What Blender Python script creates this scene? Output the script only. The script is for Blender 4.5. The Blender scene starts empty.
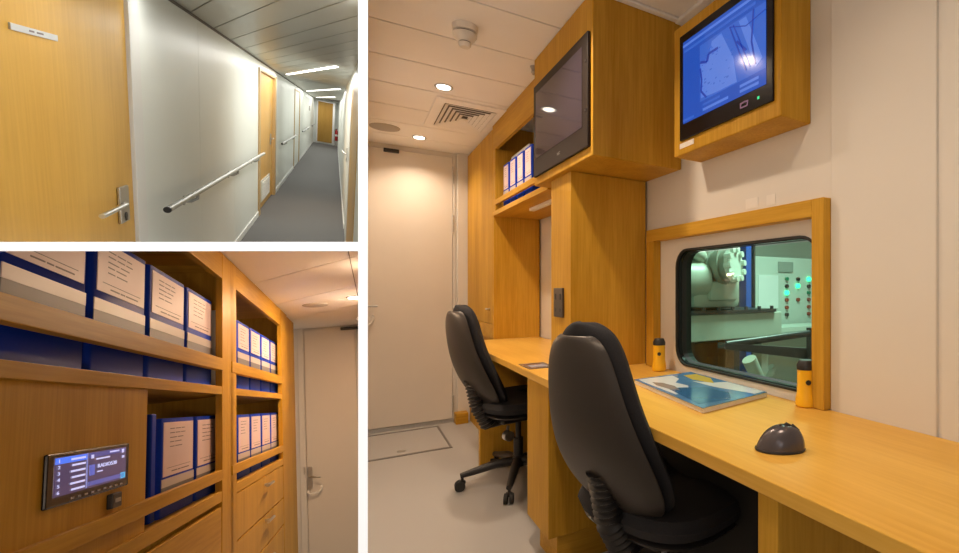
import bpy, bmesh, math, random
from mathutils import Matrix, Vector
random.seed(7)
PI = math.pi
SC = bpy.context.scene
COL = SC.collection

# ------------------------------------------------------------------ camera
# The control room has its desk wall along +Y; the lens is level and turned 34 degrees to the right.
F, PX, PY = 487.0, 680.0, 288.0
YAW = math.atan2(PX - 346.0, F)
EYE = Vector((0, 0, 1.07))
cd = bpy.data.cameras.new('camera'); cam = bpy.data.objects.new('camera', cd); COL.objects.link(cam)
cam.location = EYE; cam.rotation_euler = (PI/2, 0, -YAW)
cd.sensor_fit = 'HORIZONTAL'; cd.sensor_width = 36.0; cd.lens = F/959.0*36.0
cd.shift_x = -(PX-479.5)/959.0; cd.shift_y = (PY-276.5)/959.0
cd.clip_start = 0.02; cd.clip_end = 200
SC.camera = cam

# ------------------------------------------------------------------ world, exposure
w = bpy.data.worlds.new('world'); SC.world = w; w.use_nodes = True
w.node_tree.nodes['Background'].inputs[0].default_value = (1.0, 0.82, 0.64, 1)
w.node_tree.nodes['Background'].inputs[1].default_value = 0.36
SC.view_settings.view_transform = 'Standard'; SC.view_settings.look = 'None'
SC.view_settings.exposure = 0.0; SC.view_settings.gamma = 1.0
SC.view_settings.use_curve_mapping = False

# ------------------------------------------------------------------ the three rooms
CR = Vector((math.cos(YAW), -math.sin(YAW), 0)); CD = Vector((0, 0, -1)); CF = Vector((math.sin(YAW), math.cos(YAW), 0))
def room_matrix(heading, plumb_x, eye_height):
    """a rigid room: its length runs along 'heading', its uprights are square to that"""
    d = Vector(heading).normalized()
    k = plumb_x
    b = -d.y/(d.x*k + d.z)
    u = -Vector((k*b, 1, b)).normalized()
    x = u.cross(d)
    if x.x < 0: x = -x
    W = lambda v: CR*v.x + CD*v.y + CF*v.z
    X, Y, Z = W(x), W(d), W(u)
    o = EYE - Z*eye_height
    return Matrix(((X.x, Y.x, Z.x, o.x), (X.y, Y.y, Z.y, o.y), (X.z, Y.z, Z.z, o.z), (0, 0, 0, 1)))
CONTROL = Matrix.Identity(4)
CORRIDOR = room_matrix((-345, -176, F), -0.883, 1.698)
BINDERS = room_matrix((-299, 118, F), -0.934, 1.55)
ROOM = CONTROL
KEY = 'control'
def enter(m, k):
    global ROOM, KEY
    ROOM, KEY = m, k

# ------------------------------------------------------------------ lights
def lamp(kind, name, loc, power, color, size=0.1, size_y=None, aim=None, rz=0.0, spread=None, M=None, spot=None):
    l = bpy.data.lights.new(name, kind); l.energy = power; l.color = color
    o = bpy.data.objects.new(name, l); COL.objects.link(o)
    if kind == 'AREA':
        if size_y: l.shape = 'RECTANGLE'; l.size = size; l.size_y = size_y
        else: l.shape = 'DISK'; l.size = size
        if spread: l.spread = spread
    elif kind == 'SPOT':
        l.shadow_soft_size = size; l.spot_size = spot or 2.4; l.spot_blend = 0.6
    else: l.shadow_soft_size = size
    m = Matrix.Translation(loc) @ Matrix.Rotation(rz, 4, 'Z')
    o.matrix_world = (M if M is not None else ROOM) @ m
    return o
WARM = (1.0, 0.77, 0.56)
DOWN = [(0.432, 2.87), (0.432, 3.93), (0.432, 1.70), (0.40, 0.55)]
for (x, y), p in zip(DOWN, (7.2, 4.6, 7.6, 5.0)): lamp('AREA', 'downlight_lamp', (x, y, 2.138), p, WARM, 0.075, M=CONTROL, spread=2.3)
lamp('AREA', 'downlight_lamp', (-0.35, 0.9, 2.138), 5, WARM, 0.075, M=CONTROL, spread=2.3)
lamp('AREA', 'corridor_area_light', (-0.15, 2.9, 2.17), 9, (1.0, 1.0, 0.95), 0.9, 0.12, M=CORRIDOR)
lamp('AREA', 'corridor_area_light', (-0.60, 4.05, 2.17), 2.5, (1.0, 1.0, 0.95), 0.30, 0.10, M=CORRIDOR)
lamp('AREA', 'strip_light_lamp', (-0.365, 9.6, 2.165), 50, (1.0, 0.99, 0.94), 0.12, 4.9, rz=math.atan2(0.729, 4.94), M=CORRIDOR)
lamp('AREA', 'strip_light_lamp', (-0.354, 17.4, 2.165), 45, (1.0, 0.99, 0.94), 0.12, 7.9, rz=math.atan2(0.846, 8.0), M=CORRIDOR)
lamp('AREA', 'strip_light_lamp', (-0.377, 25.8, 2.165), 60, (1.0, 0.99, 0.94), 0.12, 8.4, rz=math.atan2(0.696, 8.5), M=CORRIDOR)
lamp('AREA', 'corridor_area_light', (-0.40, 31.6, 2.16), 11, (1.0, 0.99, 0.94), 0.5, 0.3, M=CORRIDOR)  # added light to brighten the end wall, no fitting there
for x, y, p in ((-0.104, 3.387, 10), (-0.055, 2.6, 9)):  # nearer lamp is added, unseen behind the partition, to brighten the room
    lamp('AREA', 'downlight_lamp', (x, y, 2.188), p, (1.0, 0.68, 0.42), 0.075, M=BINDERS)
lamp('AREA', 'engine_room_lamp', (2.9, 2.2, 2.5), 75, (0.80, 1.0, 0.90), 0.8, 0.4, M=CONTROL)
sp = lamp('SPOT', 'binder_fill_spot', (0, 0, 0), 11, (1.0, 0.72, 0.50), 0.05, M=CONTROL, spot=math.radians(50))  # added spot beside the eye to brighten the binder shelves
aim = CR*((170-PX)/F) + CD*((395-PY)/F) + CF
sp.matrix_world = Matrix.Translation(EYE - CR*0.12 + CD*0.12) @ (-aim).to_track_quat('Z', 'Y').to_matrix().to_4x4()
# added point lights beside the eye, only to whiten the partition ends
lamp('POINT', 'partition_fill', EYE - CR*0.13 - CD*0.10, 1.35, (1, 1, 1), 0.02, M=CONTROL)
lamp('POINT', 'partition_fill', EYE + CR*0.12 + CD*0.12, 1.4, (1, 1, 1), 0.02, M=CONTROL)

# ------------------------------------------------------------------ materials
MATS = {}
def mat(name, color, rough=0.5, metal=0.0, noise=0.0, scale=20, bump=0.0, emit=None, es=1.0, spec=0.5, coat=0.0):
    if name in MATS: return MATS[name]
    m = bpy.data.materials.new(name); m.use_nodes = True; nt = m.node_tree
    p = nt.nodes['Principled BSDF']
    p.inputs['Base Color'].default_value = (*color, 1); p.inputs['Roughness'].default_value = rough
    p.inputs['Metallic'].default_value = metal; p.inputs['Specular IOR Level'].default_value = spec
    p.inputs['Coat Weight'].default_value = coat; p.inputs['Coat Roughness'].default_value = 0.1
    if emit:
        p.inputs['Emission Color'].default_value = (*emit, 1); p.inputs['Emission Strength'].default_value = es
    tc = nt.nodes.new('ShaderNodeTexCoord'); n = nt.nodes.new('ShaderNodeTexNoise')
    n.inputs['Scale'].default_value = scale; n.inputs['Detail'].default_value = 4
    nt.links.new(tc.outputs['Object'], n.inputs['Vector'])
    if noise:
        r = nt.nodes.new('ShaderNodeValToRGB'); a = 1-noise
        r.color_ramp.elements[0].position = 0.3; r.color_ramp.elements[1].position = 0.7
        r.color_ramp.elements[0].color = (color[0]*a, color[1]*a, color[2]*a, 1)
        r.color_ramp.elements[1].color = (min(1, color[0]*(1+noise*.5)), min(1, color[1]*(1+noise*.5)), min(1, color[2]*(1+noise*.5)), 1)
        nt.links.new(n.outputs['Fac'], r.inputs['Fac']); nt.links.new(r.outputs['Color'], p.inputs['Base Color'])
    if bump:
        b = nt.nodes.new('ShaderNodeBump'); b.inputs['Strength'].default_value = bump; b.inputs['Distance'].default_value = 0.002
        nt.links.new(n.outputs['Fac'], b.inputs['Height']); nt.links.new(b.outputs['Normal'], p.inputs['Normal'])
    MATS[name] = m
    return m
def oak(name, axis, light=(0.63, 0.355, 0.046), dark=(0.44, 0.222, 0.015), rough=0.42, across=55, along=2.2):
    m = bpy.data.materials.new(name); m.use_nodes = True; nt = m.node_tree; p = nt.nodes['Principled BSDF']
    tc = nt.nodes.new('ShaderNodeTexCoord')
    def stretched(a, b):
        mp = nt.nodes.new('ShaderNodeMapping'); s = [a, a, a]; s['xyz'.index(axis)] = b
        mp.inputs['Scale'].default_value = s; nt.links.new(tc.outputs['Object'], mp.inputs['Vector'])
        n = nt.nodes.new('ShaderNodeTexNoise'); n.inputs['Scale'].default_value = 1; n.inputs['Detail'].default_value = 5
        n.inputs['Roughness'].default_value = 0.6; nt.links.new(mp.outputs['Vector'], n.inputs['Vector'])
        return n
    fine, broad = stretched(across*2, along*2), stretched(across*.12, along*.35)
    mx = nt.nodes.new('ShaderNodeMix'); mx.inputs['Factor'].default_value = 0.60
    nt.links.new(fine.outputs['Fac'], mx.inputs['A']); nt.links.new(broad.outputs['Fac'], mx.inputs['B'])
    r = nt.nodes.new('ShaderNodeValToRGB'); r.color_ramp.elements[0].position = 0.36; r.color_ramp.elements[1].position = 0.62
    r.color_ramp.elements[0].color = (*dark, 1); r.color_ramp.elements[1].color = (*light, 1)
    nt.links.new(mx.outputs['Result'], r.inputs['Fac']); nt.links.new(r.outputs['Color'], p.inputs['Base Color'])
    p.inputs['Roughness'].default_value = rough; p.inputs['Specular IOR Level'].default_value = 0.12
    return m
OAKZ, OAKY, OAKX = oak('oak_upright', 'z'), oak('oak_lengthwise', 'y'), oak('oak_crosswise', 'x')
OAKTOP = oak('oak_worktop', 'y', light=(0.78, 0.475, 0.10), dark=(0.66, 0.365, 0.06), rough=0.3)
WHITE = mat('white_panel', (0.93, 0.93, 0.93), 0.6)
CWALL = mat('control_room_wall', (0.74, 0.71, 0.66), 0.55, noise=0.02, scale=3)
CCEIL = mat('ceiling_panel', (0.93, 0.915, 0.90), 0.55, noise=0.02, scale=4)
GROOVE = mat('ceiling_groove', (0.16, 0.14, 0.12), 0.8)
CFLOOR = mat('vinyl_floor', (0.42, 0.41, 0.40), 0.38, noise=0.06, scale=220, bump=0.05)
DOORW = mat('door_paint', (0.74, 0.69, 0.62), 0.42, noise=0.02, scale=5)
AWALL = mat('corridor_wall', (0.80, 0.82, 0.77), 0.36, noise=0.02, scale=2)
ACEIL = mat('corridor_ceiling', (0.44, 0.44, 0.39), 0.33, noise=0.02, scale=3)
AFLOOR = mat('corridor_floor', (0.13, 0.125, 0.12), 0.7, spec=0.15, noise=0.08, scale=160, bump=0.05)
TRIMW = mat('white_trim', (0.80, 0.79, 0.76), 0.4)
STEEL = mat('brushed_steel', (0.62, 0.62, 0.61), 0.28, 1.0, noise=0.08, scale=60)
SATIN = mat('satin_aluminium', (0.42, 0.42, 0.40), 0.42, 0.8)
BLACK = mat('black_plastic', (0.018, 0.017, 0.018), 0.38)
GLOSSB = mat('gloss_black', (0.008, 0.007, 0.009), 0.2, spec=0.3)
TVGLASS = mat('dark_screen', (0.032, 0.026, 0.045), 0.06, spec=0.5)
TVFRAME = mat('screen_surround', (0.024, 0.018, 0.016), 0.5, spec=0.2)
FABRIC = mat('charcoal_fabric', (0.020, 0.021, 0.027), 0.9, noise=0.25, scale=400, bump=0.3)
SHELL = mat('chair_shell', (0.030, 0.024, 0.021), 0.42, noise=0.05, scale=300, bump=0.1)
BLUE = mat('binder_blue', (0.004, 0.04, 0.46), 0.5, spec=0.10)
LABELM = mat('binder_label', (0.80, 0.64, 0.65), 0.42, spec=0.22, noise=0.03, scale=9)
BANDG = mat('binder_grey', (0.17, 0.165, 0.18), 0.5)
INK = mat('ink', (0.22, 0.17, 0.19), 0.6)
YELLOW = mat('torch_yellow', (0.95, 0.52, 0.015), 0.35)
PLASTW = mat('white_plastic', (0.80, 0.77, 0.72), 0.4)
GREYP = mat('grey_plastic', (0.40, 0.37, 0.33), 0.6)
RED = mat('extinguisher_red', (0.42, 0.012, 0.012), 0.3)
LAMPON = mat('lamp_glow', (1, 1, 1), 0.4, emit=(1.0, 0.88, 0.72), es=9)
STRIPON = mat('strip_glow', (1, 1, 1), 0.4, emit=(1.0, 0.97, 0.9), es=5)
RUBBER = mat('rubber', (0.02, 0.02, 0.02), 0.7)
MOUSE = mat('mouse_graphite', (0.085, 0.075, 0.085), 0.26, metal=0.35)
def glow(name, c, s=1.0): return mat(name, (0.01, 0.01, 0.02), 0.12, emit=c, es=s)

# ------------------------------------------------------------------ mesh builder (room coordinates, metres)
ORG = {}
class MB:
    def __init__(s): s.bm = bmesh.new(); s.smooth = False
    def box(s, x0, x1, y0, y1, z0, z1, bev=0.0):
        b = bmesh.new()
        bmesh.ops.create_cube(b, size=1)
        bmesh.ops.scale(b, vec=(abs(x1-x0), abs(y1-y0), abs(z1-z0)), verts=b.verts)
        bmesh.ops.translate(b, vec=((x0+x1)/2, (y0+y1)/2, (z0+z1)/2), verts=b.verts)
        if bev: bmesh.ops.bevel(b, geom=b.edges[:], offset=bev, segments=2, affect='EDGES', profile=0.5)
        return s.merge(b)
    def merge(s, b, M=None):
        if M is not None: bmesh.ops.transform(b, matrix=M, verts=b.verts)
        me = bpy.data.meshes.new('t'); b.to_mesh(me); b.free(); s.bm.from_mesh(me); bpy.data.meshes.remove(me)
        return s
    def tube(s, p, q, r, r2=None, seg=16):
        p, q = Vector(p), Vector(q); d = q-p
        b = bmesh.new(); bmesh.ops.create_cone(b, cap_ends=True, segments=seg, radius1=r, radius2=r if r2 is None else r2, depth=d.length)
        M = Matrix.Translation((p+q)/2) @ d.to_track_quat('Z', 'Y').to_matrix().to_4x4()
        return s.merge(b, M)
    def path(s, pts, r, seg=12):
        pts = [Vector(p) for p in pts]; rings = []; n = len(pts)
        for i, p in enumerate(pts):
            t = (pts[min(i+1, n-1)]-pts[max(i-1, 0)]).normalized()
            a = t.orthogonal() if i == 0 else (prev - t*prev.dot(t))
            a.normalize(); prev = a; c = t.cross(a); rr = r[i] if isinstance(r, (list, tuple)) else r
            rings.append([s.bm.verts.new(p + (a*math.cos(2*PI*k/seg) + c*math.sin(2*PI*k/seg))*rr) for k in range(seg)])
        for A, B in zip(rings, rings[1:]):
            for k in range(seg): s.bm.faces.new((A[k], A[(k+1) % seg], B[(k+1) % seg], B[k]))
        s.bm.faces.new(rings[0][::-1]); s.bm.faces.new(rings[-1]); return s
    def lathe(s, c, prof, seg=32, axis=(0, 0, 1)):
        q = Vector(axis).to_track_quat('Z', 'Y'); c = Vector(c); rings = []
        for r, h in prof:
            rings.append([s.bm.verts.new(c + q @ Vector((r*math.cos(2*PI*k/seg), r*math.sin(2*PI*k/seg), h))) for k in range(seg)])
        for A, B in zip(rings, rings[1:]):
            for k in range(seg): s.bm.faces.new((A[k], A[(k+1) % seg], B[(k+1) % seg], B[k]))
        s.bm.faces.new(rings[0][::-1]); s.bm.faces.new(rings[-1]); return s
    def prism(s, pts, vec):
        v = Vector(vec); a = [s.bm.verts.new(p) for p in pts]; b = [s.bm.verts.new(Vector(p)+v) for p in pts]; n = len(a)
        s.bm.faces.new(a); s.bm.faces.new(b[::-1])
        for i in range(n): s.bm.faces.new((a[i], b[i], b[(i+1) % n], a[(i+1) % n]))
        return s
    def frame(s, outer, inner, vec):
        """a ring between two outlines of the same point count, given a depth"""
        v = Vector(vec); n = len(outer)
        O = [s.bm.verts.new(p) for p in outer]; I = [s.bm.verts.new(p) for p in inner]
        O2 = [s.bm.verts.new(Vector(p)+v) for p in outer]; I2 = [s.bm.verts.new(Vector(p)+v) for p in inner]
        for i in range(n):
            j = (i+1) % n
            s.bm.faces.new((O[i], O[j], I[j], I[i])); s.bm.faces.new((O2[j], O2[i], I2[i], I2[j]))
            s.bm.faces.new((O[j], O[i], O2[i], O2[j])); s.bm.faces.new((I[i], I[j], I2[j], I2[i]))
        return s
    def text(s, body, size, M, depth=0.0006, align='LEFT'):
        c = bpy.data.curves.new('t', 'FONT'); c.body = body; c.size = size; c.extrude = depth/2; c.align_x = align; c.resolution_u = 2
        o = bpy.data.objects.new('t', c); COL.objects.link(o); bpy.context.view_layer.update()
        me = bpy.data.meshes.new_from_object(o.evaluated_get(bpy.context.evaluated_depsgraph_get()))
        b = bmesh.new(); b.from_mesh(me); bpy.data.objects.remove(o); bpy.data.curves.remove(c); bpy.data.meshes.remove(me)
        return s.merge(b, M)
    def build(s, name, material, parent=None, smooth=False, org=None):
        bm = s.bm
        if parent is not None: L = ORG[parent.name]
        else: L = Matrix.Translation(org) if org is not None else Matrix.Identity(4)
        bmesh.ops.transform(bm, matrix=L.inverted(), verts=bm.verts)
        bmesh.ops.recalc_face_normals(bm, faces=bm.faces[:])
        me = bpy.data.meshes.new(name); bm.to_mesh(me); bm.free()
        me.materials.append(material)
        if smooth:
            for f in me.polygons: f.use_smooth = True
            try: me.set_sharp_from_angle(angle=math.radians(38))
            except Exception: pass
        o = bpy.data.objects.new(name, me); COL.objects.link(o)
        ORG[o.name] = L
        if parent is not None: o.parent = parent
        else: o.matrix_world = ROOM @ L
        o['_room'] = KEY
        return o
def tag(o, label=None, cat=None, group=None, kind=None):
    for k, v in (('label', label), ('category', cat), ('group', group), ('kind', kind)):
        if v: o[k] = v
    return o
def thing(name, label, cat, loc=(0, 0, 0), rz=0.0, group=None, kind=None):
    o = bpy.data.objects.new(name, None); COL.objects.link(o); o.empty_display_size = 0.05
    L = Matrix.Translation(loc) @ Matrix.Rotation(rz, 4, 'Z'); ORG[o.name] = L
    o.matrix_world = ROOM @ L; o['_room'] = KEY
    return tag(o, label, cat, group, kind)
def proto(name, label, cat, group=None):
    """parts are then written in the thing's own coordinates; place() stands it in the room"""
    o = thing(name, label, cat, (0, 0, 0), 0, group); return o
def place(o, loc, rz=0.0):
    o.matrix_world = ROOM @ Matrix.Translation(loc) @ Matrix.Rotation(rz, 4, 'Z'); o['_room'] = KEY
    for c in o.children_recursive: c['_room'] = KEY
    return o
def copy_tree(o, parent=None):
    c = o.copy(); COL.objects.link(c); c.parent = parent
    if parent is not None: c.matrix_parent_inverse = o.matrix_parent_inverse
    for ch in o.children: copy_tree(ch, c)
    return c
def struct(o): o['kind'] = 'structure'; return o
def box(name, m, x0, x1, y0, y1, z0, z1, parent=None, bev=0.0):
    return MB().box(x0, x1, y0, y1, z0, z1, bev).build(name, m, parent)

# ================================================================== WHITE PARTITIONS between the three rooms
NEAR = 0.14
def cam_pt(px, py, depth): return EYE + (CR*((px-PX)/F) + CD*((py-PY)/F) + CF)*depth
enter(CONTROL, 'none')
n = (CR*F - CF*(363-PX)).normalized()              # across the upright partition
along = (CR*((363-PX)/F) + CF)
t = 9.7/2*NEAR/F*0.83
mb = MB(); a, b = EYE + along*NEAR, EYE + along*4.9
mb.prism([Vector((p.x, p.y, 0)) for p in (a-n*t, a+n*t, b+n*t, b-n*t)], (0, 0, 2.6))
struct(mb.build('wall_partition', WHITE))
rowp = lambda px, d, off: cam_pt(px, 246.5, d) + (CD*F - CF*(246.5-PY)).normalized()*off
t2 = 9.2/2*NEAR/F
mb = MB()
q = [rowp(-160, NEAR, -t2), rowp(361, NEAR, -t2), rowp(361, 4.9, -t2), rowp(-160, 4.9, -t2)]
mb.prism(q, (CD*F - CF*(246.5-PY)).normalized()*2*t2)
struct(mb.build('floor_partition', WHITE))

# ================================================================== CONTROL ROOM (right)
enter(CONTROL, 'control')
W, CH, YF = 1.115, 2.15, 4.24
struct(box('floor', CFLOOR, -1.6, 1.30, -0.9, YF, -0.05, 0.0))
# ceiling panels with grooves between
mb = MB(); y = -0.9 + 0.0
mb.box(-1.6, 1.3, -0.9, YF+0.1, CH+0.008, CH+0.05)
ce = struct(mb.build('ceiling', GROOVE))
mb = MB(); ys = [1.954-0.345*k for k in range(9, 0, -1)] + [1.954, 2.30, 2.635, 2.98, 3.334, 3.66, 3.972, YF+0.05]
for y0, y1 in zip(ys, ys[1:]): mb.box(-1.6, 1.30, y0+0.004, y1-0.004, CH, CH+0.012, 0.002)
struct(mb.build('ceiling', CCEIL))
struct(box('wall_right', CWALL, W+0.012, W+0.10, 1.905, YF, 0, CH))
mb = MB(); mb.box(W, W+0.10, -0.9, 0.577, 0, CH); mb.box(W, W+0.10, 0.587, 0.884, 0, CH, 0.004); mb.box(W+0.008, W+0.1, 0.575, 0.589, 0, CH)
struct(mb.build('wall_right', CWALL))
struct(box('trim_1', CCEIL, W-0.022, W+0.012, 0.0, 1.63, CH-0.016, CH, None, 0.004))
struct(box('trim_5', CCEIL, 0.72, W, 1.605, 1.629, CH-0.012, CH, None, 0.003))
# wall round the window: rounded hole
def rrect(y0, y1, z0, z1, r, x, k=6):
    pts = []
    for cy, cz, a0 in ((y1-r, z1-r, 0), (y0+r, z1-r, 90), (y0+r, z0+r, 180), (y1-r, z0+r, 270)):
        for i in range(k+1):
            a = math.radians(a0 + 90*i/k); pts.append(Vector((x, cy + r*math.cos(a), cz + r*math.sin(a))))
    return pts
WY0, WY1, WZ0, WZ1 = 0.935, 1.665, 0.762, 1.222
WX = W+0.012
m1 = MB().box(WX, WX+.07, 0.884, 1.905, 0, WZ0).box(WX, WX+.07, 0.884, 1.905, WZ1, CH).box(WX, WX+.07, 0.884, WY0, WZ0, WZ1).box(WX, WX+.07, WY1, 1.905, WZ0, WZ1)
for cy, cz, sy, sz in ((WY0, WZ0, 1, 1), (WY1, WZ0, -1, 1), (WY0, WZ1, 1, -1), (WY1, WZ1, -1, -1)):
    r_ = 0.07
    m1.prism([Vector((WX, cy, cz))] + [Vector((WX, cy + sy*r_*(1-math.sin(a)), cz + sz*r_*(1-math.cos(a)))) for a in [PI/2*k/6 for k in range(7)]], (0.07, 0, 0))
struct(m1.build('wall_right', CWALL))
win = thing('window_1', None, None, (WX, 1.4, 0.75), kind='structure')
MB().frame(rrect(WY0-.006, WY1+.006, WZ0-.006, WZ1+.006, .075, WX-.004), rrect(WY0+.002, WY1-.002, WZ0+.002, WZ1-.002, .068, WX-.004), (0.075, 0, 0)).build('window_gasket', RUBBER, win)
MB().frame(rrect(WY0+.001, WY1-.001, WZ0+.001, WZ1-.001, .069, WX+.006), rrect(WY0+.005, WY1-.005, WZ0+.005, WZ1-.005, .066, WX+.006), (0.015, 0, 0)).build('window_seal', GLOSSB, win)
gm = bpy.data.materials.new('window_glass'); gm.use_nodes = True; nt = gm.node_tree; nt.nodes.clear()
out = nt.nodes.new('ShaderNodeOutputMaterial'); mx = nt.nodes.new('ShaderNodeMixShader'); tr = nt.nodes.new('ShaderNodeBsdfTransparent')
gl = nt.nodes.new('ShaderNodeBsdfGlossy'); fr = nt.nodes.new('ShaderNodeMath'); fr.operation = 'MULTIPLY_ADD'; lw = nt.nodes.new('ShaderNodeLayerWeight'); lw.inputs[0].default_value = 0.5; pw = nt.nodes.new('ShaderNodeMath'); pw.operation = 'POWER'; pw.inputs[1].default_value = 4.0; nt.links.new(lw.outputs['Facing'], pw.inputs[0]); nt.links.new(pw.outputs[0], fr.inputs[0]); fr.inputs[1].default_value = 0.15; fr.inputs[2].default_value = 0.03
tr.inputs[0].default_value = (0.80, 0.96, 0.88, 1); gl.inputs[1].default_value = 0.02
nt.links.new(fr.outputs[0], mx.inputs[0]); nt.links.new(tr.outputs[0], mx.inputs[1]); nt.links.new(gl.outputs[0], mx.inputs[2]); nt.links.new(mx.outputs[0], out.inputs[0])
MB().prism(rrect(WY0+.01, WY1-.01, WZ0+.01, WZ1-.01, .06, WX+.04), (0.006, 0, 0)).build('window_pane', gm, win)
MB().box(W-0.027, WX, 0.885, 0.928, 0.731, 1.322, .002).build('window_frame', OAKZ, win)
MB().box(W-0.027, WX, 0.928, 1.85, 1.272, 1.322, .002).build('window_frame', OAKY, win)
MB().box(W-0.027, WX, 1.79, 1.85, 0.731, 1.272, .002).build('window_frame', OAKZ, win)

# far wall, door, hatch
struct(box('wall_far', CWALL, 0.716, 1.35, YF, YF+0.08, 0, CH+.01))
mb = MB(); mb.box(-0.2, 0.716, YF+.01, YF+0.09, 2.115, CH+.01)
struct(mb.build('wall_far', CWALL))
struct(box('trim_2', CWALL, 0.735, 0.83, YF-0.03, YF, 0, CH, None, 0.004))
dr = thing('door_1', None, None, (0.3, YF, 0), kind='structure')
MB().box(-0.25, 0.702, YF-0.004, YF+0.04, 0.03, 2.11, .003).build('door_leaf', DOORW, dr)
MB().box(-0.25, 0.72, YF-0.012, YF+0.03, 0.0, 0.028).build('threshold', STEEL, dr)
MB().box(0.705, 0.722, YF-0.010, YF+0.02, 0.028, 2.125, .002).build('door_frame', CWALL, dr)
for z in (1.97, 1.585, 0.145):
    MB().tube((0.705, YF-0.012, z-0.068), (0.705, YF-0.012, z+0.068), 0.0075).tube((0.705, YF-0.012, z-0.004), (0.705, YF-0.012, z+0.004), 0.009).build('hinge', STEEL, dr, True)
MB().box(0.23, 0.33, YF-0.03, YF, 2.085, 2.11, .003).build('door_closer', BLACK, dr)
hd = MB().box(0.06, 0.10, YF-0.016, YF-0.004, 0.84, 1.0, .003).build('handle_plate', STEEL, dr)
MB().path([(0.09, YF-.01, .938), (0.09, YF-.05, .938), (0.11, YF-.055, .938), (0.19, YF-.055, .938)], 0.008).build('lever', STEEL, hd, True)
MB().path([(0.07, YF-.01, .80), (0.075, YF-.04, .80), (0.13, YF-.045, .80), (0.155, YF-.045, .815), (0.165, YF-.045, .85), (.165, YF-.01, .865)], 0.008).build('pull_handle', PLASTW, dr, True)
struct(box('baseboard_right', OAKX, 0.709, 0.80, YF-0.11, YF-0.03, 0, 0.085, None, .003))
ht = thing('floor_hatch', None, None, (0.4, 3.86, 0), kind='structure')
MB().frame([Vector(p) for p in ((-.35, 3.555, 0), (.590, 3.555, 0), (.590, 4.175, 0), (-.35, 4.175, 0))],
           [Vector(p) for p in ((-.34, 3.572, 0), (.576, 3.572, 0), (.576, 4.158, 0), (-.34, 4.158, 0))], (0, 0, 0.003)).build('hatch_rim', mat('dark_steel', (0.25, 0.24, 0.23), 0.4, 0.7), ht)
MB().box(-.32, .566, 3.582, 4.148, 0, 0.002).build('hatch_cover', CFLOOR, ht)
MB().lathe((0.30, 3.66, 0.002), [(0.026, 0), (0.026, 0.003), (0.018, 0.004), (0.012, 0.003)]).build('hatch_lock', STEEL, ht, True)

# ---- desk
desk = thing('desk', 'long oak desk running under the window with two support panels', 'desk', (0.85, 1.6, 0))
MB().box(0.615, W-0.001, -0.55, 3.36, 0.70, 0.73, .002).build('worktop', OAKTOP, desk)
MB().box(0.622, W, 1.775, 2.03, 0.13, 0.70, .002).build('support_panel', OAKZ, desk)
MB().box(0.665, W, 1.80, 2.00, 0.0, 0.13, .002).build('plinth', OAKX, desk)
MB().box(0.622, W, 0.605, 0.655, 0.0, 0.70, .002).build('support_panel', OAKZ, desk)
MB().box(0.75, W, 0.655, 0.70, 0.0, 0.62, .002).build('cable_panel', mat('panel_dark_oak', (0.16, 0.09, 0.035), 0.5), desk)
MB().box(0.90, W-.005, 0.70, 1.775, 0.03, 0.69).build('underdesk_shade', mat('underdesk_shade_black', (0.012, 0.011, 0.011), 0.8), desk)  # black boxes put the shade under the worktop into the colour
MB().box(0.95, W-.005, 2.03, 3.03, 0.03, 0.69).build('underdesk_shade', mat('underdesk_shade_black', (0.012, 0.011, 0.011), 0.8), desk)

# ---- tall cupboard at the end
cup = thing('tall_cupboard', 'tall narrow oak cupboard beside the painted door at the end of the desk', 'cupboard', (0.95, 3.8, 0))
MB().box(0.826, W, 3.362, 4.21, 0.0, CH).build('carcass', OAKZ, cup)
MB().box(0.808, 0.826, 3.362, 3.392, 0.732, CH-.01, .001).build('stile', OAKZ, cup)
d = MB().box(0.808, 0.826, 3.396, 4.20, 0.83, CH-.02, .0015).build('door', OAKZ, cup)
MB().box(0.808, 0.826, 3.396, 4.20, 0.732, 0.826, .0015).build('lower_rail', OAKX, cup)
MB().tube((0.808, 3.47, 0.927), (0.790, 3.47, 0.927), 0.007).tube((0.790, 3.435, 0.927), (0.790, 3.505, 0.927), 0.006).build('knob', STEEL, d, True)
MB().box(0.652, W, 3.035, 3.075, 0.0, 0.70, .002).build('support_panel', OAKZ, desk)

# ---- open shelf with binders
sh = thing('wall_shelf', 'open oak wall shelf holding four blue binders left of the dark monitor', 'shelf', (0.95, 2.8, 1.55))
MB().box(0.80, W, 2.292, 3.36, 1.545, 1.573, .001).build('shelf_board', OAKY, sh)
MB().box(0.80, 0.82, 2.292, 3.36, 1.975, CH-.002, .001).build('header', OAKY, sh)
MB().box(0.80, W, 3.29, 3.36, 1.573, 1.975, .001).build('side', OAKZ, sh)
MB().box(0.80, 0.818, 2.292, 3.29, 1.612, 1.645, .001).build('rail', OAKY, sh)
MB().box(W-.012, W, 2.292, 3.29, 1.573, 1.975).build('back_panel', OAKZ, sh)
MB().box(0.90, 0.93, 2.5, 2.9, 1.528, 1.545, .002).build('under_light', PLASTW, sh)

# ---- column box
colb = thing('oak_column', 'square oak column between the desk and the monitor cabinet with a steel socket', 'column', (0.93, 2.0, 0.73))
MB().box(0.76, W, 1.90, 2.131, 0.731, 1.549, .0015).build('casing', OAKZ, colb)
pl = MB().box(0.750, 0.760, 1.972, 2.075, 0.945, 1.07, .002).build('socket_plate', mat('bronze_plate', (0.10, 0.085, 0.075), 0.35, 0.7), colb)
for yy in (1.995, 2.05):
    MB().tube((0.7495, yy, 0.975), (0.7515, yy, 0.975), 0.009).build('socket_hole', BLACK, pl)
    MB().box(0.748, 0.7505, yy-.008, yy+.008, 1.02, 1.045).build('switch', BLACK, pl)

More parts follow.
